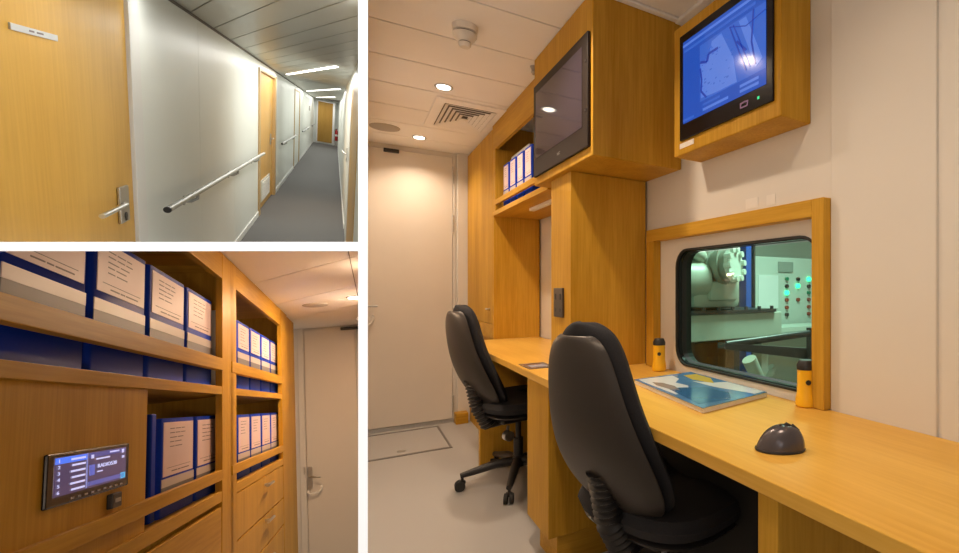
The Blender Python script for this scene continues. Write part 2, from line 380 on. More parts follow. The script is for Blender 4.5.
# ---- monitor cabinet with the dark screen
tvb = thing('monitor_cabinet', 'large oak box cabinet hung under the ceiling with a dark screen in its side', 'cabinet', (0.92, 1.96, 1.55))
MB().box(0.735, W+.01, 1.63, 2.29, 1.551, CH-.002, .004).build('casing', OAKZ, tvb)
tv = thing('wall_monitor', 'dark switched off monitor set in the side of the large oak box', 'monitor', (0.735, 1.96, 1.58))
MB().box(0.722, 0.7345, 1.645, 2.262, 1.585, 2.005, .003).build('bezel', TVFRAME, tv)
MB().box(0.7205, 0.7222, 1.695, 2.225, 1.665, 1.965).build('screen', TVGLASS, tv)
MB().text('NEC', 0.018, Matrix(((0, 0, -1, 0.7215), (-1, 0, 0, 1.955), (0, 1, 0, 1.618), (0, 0, 0, 1)))).build('logo', SATIN, tv)
for z in (1.72, 1.90):
    MB().box(0.7195, 0.7225, 1.655, 1.668, z-.004, z+.004).build('button', BLACK, tv)
snz = thing('ceiling_sensor', 'small grey sensor on the ceiling at the corner of the oak box', 'sensor', (0.755, 2.36, 2.11))
MB().lathe((0.755, 2.36, 2.11), [(0.008, 0), (0.014, 0.010), (0.012, 0.02), (0.018, 0.039)]).build('housing', GREYP, snz, True)

# ---- lit monitor in its oak box
sb = thing('screen_box', 'shallow oak box on the wall above the window framing the blue lit screen', 'cabinet', (1.05, 1.2, 1.55))
MB().box(1.002, W+.012, 0.962, 1.50, 1.552, 2.02, .004).build('casing', OAKZ, sb)
lcd = thing('wall_monitor', 'lit monitor with a blue map picture in the oak box above the window', 'monitor', (1.0, 1.2, 1.6))
MB().box(0.994, 1.0018, 0.986, 1.452, 1.600, 1.975, .002).build('bezel', GLOSSB, lcd)
def yz(y0, y1, z0, z1, x, m, name, parent): return MB().box(x-.0008, x, y0, y1, z0, z1).build(name, m, parent)
scr = yz(1.012, 1.428, 1.655, 1.945, 0.9938, glow('screen_blue', (0.006, 0.075, 0.45), 1), 'screen', lcd)
S2, S3, S4 = glow('screen_mid_blue', (0.03, 0.12, 0.54), 1), glow('screen_pale', (0.09, 0.20, 0.66), 1), glow('screen_deep', (0.01, 0.04, 0.36), 1)
P = lambda u, v, x=0.9925: Vector((x, 1.428-u*0.416, 1.655+v*0.290))    # u left to right, v up
def patch(pts, m, name, x=0.9927, d=0.0004): return MB().prism([P(u, v, x) for u, v in pts], (-d, 0, 0)).build(name, m, scr)
patch([(.24, .16), (1, .16), (1, .82), (.24, .82)], S2, 'map_area', .9929)
patch([(.26, .20), (.45, .18), (.70, .17), (.66, .45), (.52, .80), (.40, .78), (.36, .62), (.25, .60), (.25, .42)], S3, 'map_region', .9922)
patch([(.72, .80), (.80, .80), (.97, .28), (.90, .22)], S3, 'map_region', .9922)
patch([(0, .93), (1, .93), (1, .96), (0, .96)], S3, 'toolbar'); patch([(.02, .86), (.9, .86), (.9, .89), (.02, .89)], S2, 'toolbar')
patch([(0, .02), (.16, .02), (.16, .05), (0, .05)], S2, 'toolbar'); patch([(.28, .04), (.60, .04), (.60, .07), (.28, .07)], S3, 'toolbar')
patch([(.28, .10), (.5, .10), (.5, .125), (.28, .125)], S2, 'toolbar')
for v in (.035, .09): patch([(.73, v), (.93, v), (.93, v+.03), (.73, v+.03)], S3, 'toolbar')
rr = random.Random(5)
mbk = MB()
for k in range(42):
    u, v = rr.uniform(.27, .64), rr.uniform(.2, .74)
    a = rr.uniform(.008, .03); b2 = rr.uniform(.006, .02)
    if u > .5 and v > .6: continue
    mbk.prism([P(u, v, .9916), P(u+a, v+.004, .9916), P(u+a, v+b2, .9916), P(u, v+b2, .9916)], (-.0003, 0, 0))
mbk.build('map_detail', S2, scr)['kind'] = 'stuff'
mbl = MB()
def line(pts, wd=.007):
    for (u0, v0), (u1, v1) in zip(pts, pts[1:]):
        dx, dy = u1-u0, v1-v0; L = math.hypot(dx, dy); nx, ny = -dy/L*wd, dx/L*wd
        mbl.prism([P(u0+nx, v0+ny, .9912), P(u1+nx, v1+ny, .9912), P(u1-nx, v1-ny, .9912), P(u0-nx, v0-ny, .9912)], (-.0003, 0, 0))
line([(.25, .62), (.34, .58), (.36, .66), (.48, .66)], .014); line([(.25, .55), (.27, .40), (.26, .28), (.33, .18)], .010)
line([(.62, .80), (.80, .24)], .006); line([(.66, .80), (.84, .26)], .005); line([(.88, .82), (.86, .5), (.90, .25)], .008); line([(.7, .6), (.80, .45)], .01)
line([(.62, .80), (.80, .70), (1., .74)], .005)
mbl.build('map_lines', S4, scr)
yz(1.04, 1.048, 1.622, 1.63, 0.9938, glow('green_led', (0.05, 0.75, 0.30), 1.2), 'power_light', lcd)
MB().frame([Vector((.9938, y, z)) for y, z in ((1.125, 1.617), (1.125, 1.634), (1.105, 1.636), (1.087, 1.634), (1.09, 1.617))], [Vector((.9938, y, z)) for y, z in ((1.119, 1.621), (1.119, 1.629), (1.105, 1.631), (1.093, 1.629), (1.095, 1.621))], (-.0004, 0, 0)).build('logo', mat('logo_violet', (0.20, 0.10, 0.28), 0.4), lcd)
MB().box(1.0005, 1.002, 1.375, 1.46, 1.574, 1.592).build('asset_label', PLASTW, sb)

# ---- stickers over the window frame
st = box('wall_sticker', PLASTW, WX-.0015, WX, 1.185, 1.245, 1.338, 1.372); tag(st, 'larger small white sticker above the window frame', 'sticker', 'stickers above the window')
st = box('wall_sticker', PLASTW, WX-.0015, WX, 1.105, 1.145, 1.338, 1.370); tag(st, 'smaller small white sticker nearer the right end above the window frame', 'sticker', 'stickers above the window')

# ---- ceiling fittings
def downlight(x, y, z, label, on=True, grp=None):
    o = thing('downlight', label, 'ceiling light', (x, y, z), 0, grp)
    MB().lathe((x, y, z-.006), [(0.034, 0.003), (0.044, 0), (0.046, 0.004), (0.043, 0.006)]).build('trim_ring', SATIN, o, True)
    MB().lathe((x, y, z-.0075), [(0.001, 0), (0.033, 0.001), (0.033, 0.004)]).build('lamp', LAMPON, o, True)
    return o
downlight(*DOWN[0], CH, 'lit round downlight near the smoke detector above the two chairs', grp='control room downlights')
downlight(*DOWN[1], CH, 'lit round downlight close to the painted door beyond the square air vent', grp='control room downlights')
downlight(*DOWN[2], CH, 'lit round downlight in front of the big oak monitor cabinet', grp='control room downlights')
sd = thing('smoke_detector', 'round white smoke detector on the control room ceiling', 'smoke detector', (0.405, 2.16, CH))
MB().lathe((0.405, 2.16, CH-.03), [(0.043, 0.003), (0.048, 0.006), (0.050, 0.03)]).build('base', PLASTW, sd, True)
MB().lathe((0.405, 2.16, CH-.034), [(0.039, 0), (0.039, 0.006)]).build('dark_gap', BLACK, sd, True)
MB().lathe((0.405, 2.16, CH-.066), [(0.026, 0), (0.039, 0.012), (0.046, 0.024), (0.047, 0.032)]).build('sensor_cover', PLASTW, sd, True)
MB().lathe((0.405, 2.16, CH-.070), [(0.022, 0), (0.022, 0.006)]).build('dark_gap', BLACK, sd, True)
MB().lathe((0.405, 2.16, CH-.088), [(0.004, 0), (0.018, 0.001), (0.024, 0.009), (0.025, 0.018)]).build('chamber', PLASTW, sd, True)
av = thing('air_vent', 'square beige ceiling air vent with stepped louvres beside the downlights', 'air vent', (0.61, 3.25, CH))
x0, x1, y0, y1 = 0.42, 0.815, 3.02, 3.62
for k in range(6):
    i = 0.030 + 0.026*k
    def rc(e_, z, k_=k):
        i = e_ + (0 if k_ == 0 else 0.026*k_ + .026)
        return [Vector((x0+i, y0+i*1.4, z)), Vector((x1-i, y0+i*1.4, z)), Vector((x1-i, y1-i*1.4, z)), Vector((x0+i, y1-i*1.4, z))]
    if k == 0: i = 0; MB().frame(rc(0, CH-.010), [Vector((p.x, p.y, CH-.010)) for p in rc(0.052, 0)], (0, 0, .010)).build('vent_frame', CCEIL, av)
    else:
        mb = MB(); mb.frame([Vector((p.x, p.y, CH-.012)) for p in rc(.006, 0)], [Vector((p.x, p.y, CH-.005)) for p in rc(.025, 0)], (0, 0, .002)); mb.build('louvre', CCEIL, av)
MB().box(x0+.03, x1-.03, y0+.04, y1-.04, CH-.003, CH-.001).build('vent_backing', GROOVE, av)
MB().box((x0+x1)/2-.02, (x0+x1)/2+.02, (y0+y1)/2-.02, (y0+y1)/2+.02, CH-.018, CH-.012).build('centre_plate', CCEIL, av)
cs = tag(MB().lathe((0.215, 3.82, CH-.006), [(0.07, 0), (0.088, 0.003), (0.09, 0.006)]).build('ceiling_speaker', GREYP, None, True, org=(0.215, 3.82, CH)), 'flat round grey ceiling speaker above the painted door', 'speaker')

# ---- binders
def make_binder(wd=0.27, h=0.30, dp=0.24, label='b', grp=None, bands=(.184, .140, .166, .104, .140)):
    lz, w0, w1, g0, g1 = bands
    """spine faces +x, stands on z = 0, width along y"""
    o = proto('ring_binder', label, 'binder', grp)
    b = bmesh.new(); bmesh.ops.create_cube(b, size=1); bmesh.ops.scale(b, vec=(dp, wd, h), verts=b.verts)
    bmesh.ops.translate(b, vec=(-dp/2, 0, h/2), verts=b.verts)
    ed = [e for e in b.edges if all(v.co.x > -0.001 for v in e.verts) and abs(e.verts[0].co.z-e.verts[1].co.z) > .1]
    bmesh.ops.bevel(b, geom=ed, offset=min(.012, wd*.2), segments=4, affect='EDGES', profile=0.5)
    mb = MB(); mb.merge(b); mb.build('cover', BLUE, o, True)
    e = wd/2-0.018
    lb = MB().box(0.0, 0.0015, -e, e, lz, h-0.012).build('spine_label', LABELM, o)
    MB().box(0.0, 0.0016, -wd/2+.008, wd/2-.008, w0, w1).build('white_band', mat('band_white', (0.56, 0.51, 0.50), 0.4), o)
    MB().box(0.0, 0.0012, -wd/2+.008, wd/2-.008, g0, g1).build('grey_band', BANDG, o)
    r = random.Random(int(wd*1000)); mb = MB()
    def dash(y, z, L, th=.0024):
        mb.box(0.0015, 0.0019, y, y+L, z-th/2, z+th/2)
    # the label reads left to right along +y when seen from +x
    for z in (h-.030, h-.042, h-.055, h-.067, h-.080):
        y = -e*0.62
        for k in range(r.choice((2, 3))):
            L = r.uniform(.08, .2)*wd
            if y+L > e*.6: break
            dash(y, z, L); y += L + .03*wd
    mb.box(.0015, .0019, -e*.8, e*.8, lz+.021, lz+.0222)
    y = -e*.5
    for L in (.16, .08, .24): dash(y, lz+.011, L*wd, .003); y += L*wd + .02*wd
    mb.build('lettering', INK, lb)['kind'] = 'stuff'
    return o
b0 = make_binder(0.135, 0.285, 0.22, 'first', 'binders on the wall shelf', (.125, .085, .115, .06, .085))
bl = ['blue ring binder farthest left on the wall shelf beside the cupboard side', 'second blue ring binder from the left on the wall shelf',
      'third blue ring binder from the left on the wall shelf', 'blue ring binder farthest right on the wall shelf next to the dark monitor']
for k in range(4):
    o = b0 if k == 0 else copy_tree(b0)
    place(o, (0.838, 3.175-0.152*k, 1.574), PI); o['label'] = bl[k]
fb = MB().box(0.85, 1.05, 2.74, 3.1, 1.861, 1.885, .003).build('document_box', GREYP, None, org=(.95, 2.92, 1.861)); tag(fb, 'flat grey brown file lying on top of the wall shelf binders', 'file')

# ---- torches
def torch(x, y, label):
    o = thing('torch', label, 'torch', (x, y, 0.731), 0, 'yellow torches on the desk')
    c = (x, y, 0.731)
    MB().lathe(c, [(0.026, 0), (0.029, 0.003), (0.029, 0.022), (0.025, 0.04), (0.0245, 0.108), (0.025, 0.110)]).build('body', YELLOW, o, True)
    MB().lathe((x, y, 0.836), [(0.0255, 0), (0.026, 0.012), (0.020, 0.024), (0.018, 0.027)]).build('cap', BLACK, o, True)
    dx_, dy_ = -0.53, -0.85
    MB().tube((x+dx_*.020, y+dy_*.020, 0.802), (x+dx_*.0275, y+dy_*.0275, 0.802), .0075, seg=12).build('switch', BLACK, o)
    return o
torch(1.062, 1.70, 'yellow torch at the left of the window beside the oak column')
t2o = torch(1.092, 0.952, 'yellow torch at the right end of the window against the oak frame')

# ---- book
bk = thing('book', 'glossy soft cover book with a blue sea photograph lying on the desk', 'book', (0.99, 1.33, 0.731))
cor = [Vector((0.842, 1.510, .7312)), Vector((0.795, 1.050, .7312)), Vector((1.080, 1.098, .7312)), Vector((1.098, 1.525, .7312))]
MB().prism(cor, (0, 0, .014)).build('pages', mat('paper', (0.80, 0.76, 0.70), 0.7), bk)
def bq(u, v, z=.7455):     # u along the long side from the left, v from the near edge
    a = cor[0].lerp(cor[1], u); b = cor[3].lerp(cor[2], u); p = a.lerp(b, v); p.z = z; return p
cv = MB().prism([bq(-.005, -.008, .7452), bq(1.005, -.008, .7452), bq(1.005, 1.0, .7452), bq(-.005, 1.0, .7452)], (0, 0, .0015)).build('cover', mat('cover_blue', (0.09, 0.22, 0.44), 0.12, noise=0.3, scale=14), bk)
def art(pts, m, z=.7468, name='cover_picture'): return MB().prism([bq(u, v, z) for u, v in pts], (0, 0, .0003)).build(name, m, cv)
art([(0.02, .05), (.15, .03), (.62, .05), (.60, .28), (.45, .42), (.30, .38), (.20, .55), (.05, .6)], mat('art_pale', (0.62, 0.66, 0.72), 0.12))
art([(.42, .12), (.92, .04), (.97, .45), (.82, .62), (.60, .55), (.50, .35)], mat('art_sea', (0.035, 0.12, 0.28), 0.12), .7471)
art([(.18, .12), (.30, .08), (.48, .12), (.54, .20), (.40, .26), (.25, .22)], mat('art_grey', (0.22, 0.20, 0.20), 0.15), .7473)
art([(.10, .74), (.30, .68), (.52, .78), (.34, .95), (.12, .95)], mat('art_yellow', (0.62, 0.42, 0.05), 0.15), .7471)
art([(.35, .62), (.62, .66), (.98, .82), (.98, .99), (.55, .98), (.50, .80)], mat('art_white', (0.68, 0.70, 0.74), 0.12), .7470)
pm = thing('small_leaflet', 'dark leaflet lying on the desk between the two chairs', 'leaflet', (0.70, 2.12, .731))
MB().box(0.63, 0.74, 2.03, 2.18, .7302, .733).build('sheet', mat('leaflet_dark', (0.10, 0.10, 0.13), 0.2), pm)
MB().box(0.65, 0.72, 2.06, 2.12, .733, .7334).build('picture', mat('leaflet_pale', (0.4, 0.42, 0.5), 0.2), pm)

# ---- mouse
ms = thing('mouse', 'dark grey ergonomic mouse resting on the desk below the window', 'mouse', (0.755, 0.725, 0.73), 0.0)
def blob(nu, nv, fn):
    b = bmesh.new(); vs = [[b.verts.new(fn(2*PI*i/nu, PI/2*j/nv)) for i in range(nu)] for j in range(nv)]
    top = b.verts.new(fn(0, PI/2))
    for j in range(nv-1):
        for i in range(nu): b.faces.new((vs[j][i], vs[j][(i+1) % nu], vs[j+1][(i+1) % nu], vs[j+1][i]))
    for i in range(nu): b.faces.new((vs[-1][i], vs[-1][(i+1) % nu], top))
    b.faces.new(vs[0][::-1]); return b
mdir = CR; mfw = CF      # the long side lies across the view
def mf(a, e):
    r = math.cos(e)**0.75; h = math.sin(e)
    u = math.cos(a); v = math.sin(a)
    lu = (0.054 if u < 0 else 0.050)*(1-.10*h); lv = 0.036
    skew = 0.008*h
    zz = 0.052*h**1.0*(1 + 0.0*u)
    p = Vector((0.755, 0.725, 0.7305)) + mdir*(u*r*lu + skew) + mfw*(v*r*lv) + Vector((0, 0, zz))
    return p
mb = MB(); mb.merge(blob(40, 14, mf)); body = mb.build('body', MOUSE, ms, True)
for s in (-1, 0, 1):
    c = Vector((0.755, 0.725, 0.7345)) + mdir*(0.010+s*0.013) + mfw*(-0.002)
    MB().path([c + Vector((0, 0, .047-abs(s)*.004)) + mdir*(-.004), c + Vector((0, 0, .049-abs(s)*.003)), c + mdir*.014 + Vector((0, 0, .044-abs(s)*.003-(.005 if s > 0 else 0)))], [.003, .005, .003]).build('button', BLACK, ms, True)
MB().path([Vector((0.755, 0.725, 0.7335)) + mdir*(math.cos(a)*.0535 if math.cos(a) < 0 else math.cos(a)*.0495) + mfw*(math.sin(a)*.0355) for a in [2*PI*k/30 for k in range(31)]], .0022, 6).build('base_rim', BLACK, ms, True)

# ---- office chairs; local +x is where the sitter looks, z up
def pad(rows, th_front, th_back, nu=14):
    """closed cushion: rows = (half width, centre point x, z, forward curl at the edge)"""
    b = bmesh.new(); front = []; back = []
    for hw, x, z, curl, tf, tb in rows:
        F_, B_ = [], []
        for i in range(nu+1):
            u = -1+2*i/nu; prof = (1-abs(u)**4)**.5 if abs(u) < 1 else 0
            cx = x + curl*u*u
            F_.append(b.verts.new((cx + th_front*tf*prof, hw*u, z))); B_.append(b.verts.new((cx - th_back*tb*prof - (0.002), hw*u, z)))
        front.append(F_); back.append(B_)
    n = len(rows)
    for j in range(n-1):
        for i in range(nu):
            b.faces.new((front[j][i], front[j][i+1], front[j+1][i+1], front[j+1][i])); b.faces.new((back[j][i+1], back[j][i], back[j+1][i], back[j+1][i+1]))
        b.faces.new((front[j][0], front[j+1][0], back[j+1][0], back[j][0])); b.faces.new((front[j+1][nu], front[j][nu], back[j][nu], back[j+1][nu]))
    for j, fl in ((0, 1), (n-1, 0)):
        for i in range(nu):
            q = (front[j][i], back[j][i], back[j][i+1], front[j][i+1]); b.faces.new(q if fl else q[::-1])
    return b
def make_chair():
    o = proto('office_chair', 'x', 'chair', 'black office chairs')
    H0, H1 = 0.452, 0.985; rows = []; rows2 = []
    prof = [(0, .07), (.02, .115), (.06, .160), (.14, .203), (.25, .220), (.38, .214), (.5, .196), (.62, .176), (.74, .158), (.84, .142), (.91, .124), (.955, .102), (.985, .070), (1.0, .036)]
    for t, hw in prof:
        x = -0.212 - 0.148*t - 0.03*math.sin(t*PI) + 0.035*(1-t)**3; z = H0 + (H1-H0)*t
        e = 1-abs(2*t-1)**6
        hw *= .90
        rows.append((hw, x+.024, z, 0.030, .4+.6*e, .3+.7*e)); 
        if t < .995: rows2.append((hw*.97, x-.004, H0-.004+(z-H0)*.965, 0.028, .3+.7*e, .3+.7*e))
    mb = MB(); mb.merge(pad(rows, .058, .012)); c = mb.build('backrest_cushion', FABRIC, o, True)
    mb = MB(); mb.merge(pad(rows2, .006, .020)); s = mb.build('back_shell', SHELL, o, True)
    for q in (c, s):
        md = q.modifiers.new('sub', 'SUBSURF'); md.levels = 1; md.render_levels = 2
    # seat
    def seat(z0, th, grow, name, m):
        b = bmesh.new(); ring = lambda sc, z: [b.verts.new((0.02 + sc*0.245*math.copysign(abs(math.cos(a))**.62, math.cos(a)), sc*0.245*math.copysign(abs(math.sin(a))**.62, math.sin(a)), z - (0.02 if (math.cos(a) > .7) else 0))) for a in [2*PI*k/28 for k in range(28)]]
        R = [ring(.80*grow, z0), ring(.96*grow, z0+th*.15), ring(1.0*grow, z0+th*.5), ring(.95*grow, z0+th*.85), ring(.75*grow, z0+th), ring(.3, z0+th*.97)]
        for A, B in zip(R, R[1:]):
            for k in range(28): b.faces.new((A[k], A[(k+1) % 28], B[(k+1) % 28], B[k]))
        b.faces.new(R[0][::-1]); b.faces.new(R[-1]); mb = MB(); mb.merge(b); return mb.build(name, m, o, True)
    seat(0.415, .075, 1.0, 'seat', FABRIC); seat(0.392, .03, .93, 'seat_shell', BLACK)
    # ribbed bellows around the back bar
    pts = []; rad = []
    for k in range(46):
        t = k/45; pts.append((-0.262 + 0.06*t + .09*max(0, t-.6), 0, 0.62 - 0.28*t)); rad.append(.034 if k % 3 else .043)
    MB().path([p for p in pts if p[2] < .60], rad[:len([p for p in pts if p[2] < .60])], 16).build('bellows', BLACK, o, True)
    MB().path([(-.20, 0, .35), (-.15, 0, .352), (.02, 0, .37)], [.022, .026, .03]).build('back_bar', BLACK, o, True)
    MB().box(-.13, .12, -.08, .08, .345, .392, .012).build('tilt_mechanism', BLACK, o)
    MB().tube((0, 0, .12), (0, 0, .24), .026).tube((0, 0, .24), (0, 0, .36), .015).build('gas_column', BLACK, o, True)
    MB().path([(-.03, .08, .37), (-.05, .17, .365), (-.06, .23, .34)], [.006, .006, .01]).build('height_lever', BLACK, o, True)
    MB().tube((-.12, -.10, .30), (-.12, -.135, .30), .026).tube((-.10, -.08, .34), (-.12, -.10, .30), .008).build('tension_knob', STEEL, o, True)
    mb = MB(); mb.lathe((0, 0, .085), [(.030, 0), (.036, .01), (.036, .05), (.028, .06)])
    for k in range(5):
        a = 2*PI*k/5 + .3; c, s_ = math.cos(a), math.sin(a)
        mb.path([(.02*c, .02*s_, .115), (.12*c, .12*s_, .112), (.24*c, .24*s_, .088), (.295*c, .295*s_, .078)], [.026, .024, .018, .014], 10)
    mb.build('star_base', BLACK, o, True)
    for k in range(5):
        a = 2*PI*k/5 + .3; c, s_ = math.cos(a), math.sin(a); r = .285; n_ = Vector((-s_, c, 0)); p = Vector((r*c, r*s_, .026)); q = p + Vector((c, s_, 0))*.012
        cs_ = MB().tube(p + Vector((0, 0, .05)), p + Vector((0, 0, .02)), .007).box(p.x-.014, p.x+.014, p.y-.014, p.y+.014, .034, .054, .005).build('caster', BLACK, o, True)
        MB().tube(q + n_*.006, q + n_*.022, .026, seg=20).tube(q - n_*.006, q - n_*.022, .026, seg=20).build('wheel', RUBBER, cs_, True)
    return o
ch = make_chair()
place(ch, (0.80, 1.24, 0.0), math.radians(16)); ch['label'] = 'large black office chair nearest the camera at the desk'
ch2 = copy_tree(ch); place(ch2, (0.79, 2.74, 0.0), math.radians(12)); ch2['label'] = 'black office chair farther away, near the painted door'

# ================================================================== ENGINE ROOM beyond the window
ENG = mat('engine_paint', (0.50, 0.56, 0.47), 0.4, noise=0.05, scale=12)
ENGD = mat('engine_dark_paint', (0.20, 0.22, 0.17), 0.5, noise=0.15, scale=14)  # darker tone than the main engine paint, for some machine parts
RUST = mat('brown_steel', (0.20, 0.10, 0.045), 0.5, noise=0.3, scale=8)
DARKR = mat('dark_rail', (0.035, 0.04, 0.04), 0.35)
EWALL = mat('engine_wall', (0.58, 0.66, 0.60), 0.5, noise=0.04, scale=3)
struct(box('wall_far', EWALL, 1.25, 6.2, 4.6, 4.7, -0.6, 2.9)); struct(box('wall_left', EWALL, 1.22, 1.30, 2.9, 4.6, -0.6, 2.9))
struct(box('wall_right', EWALL, 6.1, 6.2, 0.2, 4.6, -0.6, 2.9)); struct(box('floor', RUST, 1.19, 6.2, 0.2, 4.6, -0.65, -0.6))
struct(box('ceiling', EWALL, 1.25, 6.2, 0.2, 4.7, 2.9, 2.95))
cc = thing('control_cabinet', 'pale green control cabinet with lamps and switches seen through the window', 'cabinet', (4.1, 3.8, -0.6))
MB().box(3.38, 4.9, 3.6, 4.1, -0.6, 1.39, .008).build('casing', EWALL, cc)
MB().box(3.70, 3.92, 3.585, 3.60, 1.235, 1.345, .004).build('grille', mat('grille_grey', (0.28, 0.33, 0.30), 0.5), cc)
MB().box(3.42, 3.70, 3.59, 3.60, 0.86, 1.20).build('notice_sheet', mat('sheet', (0.80, 0.86, 0.84), 0.5), cc)
GL = glow('indicator_green', (0.05, 1.0, 0.45), 2.5)
def btn(x, z, m, n='switch', r=.020): MB().tube((x, 3.60, z), (x, 3.575, z), r).build(n, m, cc, True)
SWD = mat('switch_dark', (0.03, 0.02, 0.02), 0.4); SWR = mat('switch_red', (0.30, 0.05, 0.03), 0.4); SWG = mat('switch_green', (0.02, 0.22, 0.12), 0.4)
for z, m in ((1.165, SWG), (1.09, SWD), (0.945, SWR), (0.865, SWR), (0.79, SWD)): btn(3.823, z, m)
btn(3.823, 1.02, GL, 'indicator_lamp', .026)
for z, m in ((1.165, SWD), (0.945, SWR)): btn(3.995, z, m)
btn(3.992, 1.092, GL, 'indicator_lamp', .026)
for z, m in ((1.09, SWD), (1.02, SWG), (0.945, SWR), (0.865, SWR), (0.79, SWR)): btn(4.165, z, m)
btn(4.165, 1.167, GL, 'indicator_lamp', .026)
# compressor
cp = thing('pump_machine', 'large pale green pump with a bolted round cover seen through the window', 'machine', (2.2, 2.9, 0.9))
MB().box(1.98, 2.42, 2.72, 3.15, 0.92, 1.20, .05).build('housing', ENG, cp, True)
MB().box(2.10, 2.36, 2.68, 2.75, 0.98, 1.12, .02).build('front_cover', ENG, cp, True)
MB().tube((1.86, 2.80, 1.13), (2.10, 2.80, 1.13), .135, seg=28).tube((1.845, 2.80, 1.13), (1.875, 2.80, 1.13), .165, seg=28).build('motor', ENG, cp, True)
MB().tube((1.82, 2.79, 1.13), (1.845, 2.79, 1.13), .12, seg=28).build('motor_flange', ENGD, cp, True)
ax0, ax1 = Vector((2.12, 2.98, 1.20)), Vector((2.255, 2.64, 1.235))
dv = (ax1-ax0).normalized()
MB().tube(ax0, ax1, .115, seg=28).tube(ax0+dv*.20, ax0+dv*.24, .135, seg=28).tube(ax0+dv*.28, ax0+dv*.32, .135, seg=28).build('cylinder', mat('engine_dark', (0.26, 0.29, 0.24), 0.45), cp, True)
mb = MB(); mb.tube(ax1, ax1+dv*.03, .118, seg=30)
u1 = dv.orthogonal().normalized(); u2 = dv.cross(u1)
for k in range(10):
    a = 2*PI*k/10; c = ax1 + (u1*math.cos(a)+u2*math.sin(a))*.108; mb.tube(c, c+dv*.055, .022, seg=8)
mb.build('bolted_cover', mat('engine_pale', (0.62, 0.70, 0.62), 0.4), cp, True)
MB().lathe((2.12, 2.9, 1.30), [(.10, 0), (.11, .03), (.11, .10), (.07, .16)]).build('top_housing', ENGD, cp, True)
MB().path([(1.88, 2.75, 1.34), (1.96, 2.72, 1.33), (2.06, 2.75, 1.30), (2.14, 2.8, 1.24)], [.035, .04, .045, .05]).tube((1.87, 2.72, 1.33), (1.95, 2.72, 1.38), .05).build('inlet_pipe', ENG, cp, True)
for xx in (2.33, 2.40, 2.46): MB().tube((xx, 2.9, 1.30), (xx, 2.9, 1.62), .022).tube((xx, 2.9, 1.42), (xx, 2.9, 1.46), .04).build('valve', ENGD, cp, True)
by = thing('machine_base', 'pale green steel bedplate under the pump', 'machine base', (2.35, 2.85, 0.7))
MB().box(1.80, 2.80, 2.68, 3.2, 0.70, 0.885, .006).build('tray', ENG, by)
mb = MB(); mb.box(1.80, 2.72, 2.66, 3.15, 0.887, 0.912)
for k in range(7): mb.tube((1.9+.13*k, 2.67, .905), (1.9+.13*k, 2.67, .935), .014)
mb.build('gasket_strip', DARKR, by)
for k, xx in enumerate((1.95, 2.3, 2.65)): MB().box(xx, xx+.06, 2.75, 2.85, -.6, .70).build('leg', ENG if k > 1 else RUST, by)
bc = thing('steel_column', 'blue and brown steel column behind the pump', 'column', (2.6, 3.1, 0.9))
MB().box(2.90, 2.96, 3.2, 3.3, 0.2, 1.52).build('blue_post', mat('post_blue', (0.02, 0.09, 0.42), 0.4), bc)
MB().box(2.99, 3.01, 3.2, 3.3, 0.2, 1.52).build('post', DARKR, bc); MB().box(2.76, 2.84, 3.22, 3.3, 0.2, 1.45).build('post', DARKR, bc)
MB().box(2.74, 3.10, 3.2, 3.3, 1.50, 1.54).build('cap', ENG, bc)
gr = thing('guard_rail', 'dark steel guard rail in front of the pump bed', 'rail', (2.1, 2.0, 0.7))
MB().tube((1.70, 2.04, .762), (2.60, 1.95, .815), .020).build('rail', DARKR, gr, True)
MB().prism([Vector((1.66, 2.0, .775)), Vector((2.60, 2.0, .672)), Vector((2.60, 2.0, .59)), Vector((1.66, 2.0, .745))], (0, .06, 0)).build('beam', DARKR, gr)
MB().box(2.30, 2.36, 1.95, 2.0, 0.2, .83).build('post', DARKR, gr)
MB().box(2.55, 2.60, 1.95, 2.0, 0.2, .83).build('post', DARKR, gr)
wl = thing('bench', 'pale worktop beside the control cabinet', 'bench', (3.6, 3.3, 0.7)); MB().box(3.1, 4.2, 3.2, 3.5, .66, .70).build('top', mat('engine_pale', (0.62, 0.70, 0.62), 0.4), wl)
MB().box(3.2, 3.26, 3.3, 3.4, -.6, .66).build('leg', ENG, wl); MB().box(4.0, 4.06, 3.3, 3.4, -.6, .66).build('leg', ENG, wl)
pv = thing('pipework', 'pale pipes and valves below the pump bed', 'pipes', (2.1, 2.4, 0.3))
MB().path([(1.65, 2.3, .2), (1.70, 2.3, .45), (1.80, 2.3, .55), (1.92, 2.3, .50), (1.96, 2.3, .3)], .028).build('pipe', ENGD, pv, True)
MB().lathe((1.78, 2.15, .42), [(.02, 0), (.07, .03), (.08, .07), (.05, .12)]).build('valve', ENG, pv, True)
MB().path([(1.86, 2.0, .42), (1.93, 2.0, .50), (2.02, 2.0, .60), (2.0, 2.0, .62)], .02).build('lever', ENG, pv, True)
MB().path([(2.25, 2.4, .1), (2.27, 2.4, .48), (2.20, 2.4, .60)], .05).build('pipe', ENG, pv, True)
MB().box(1.6, 2.5, 2.9, 3.0, -.6, .66).build('backing_plate', RUST, pv)

# ================================================================== CORRIDOR (upper left)
enter(CORRIDOR, 'corridor')
D, AH, XR, YE = 0.882, 2.2, 0.165, 32.5
struct(box('floor', AFLOOR, -D-.05, XR+.05, 1.8, YE+.1, -0.05, 0.0))
struct(box('wall_right', AWALL, XR, XR+0.06, 1.8, YE, 0, AH+.3))
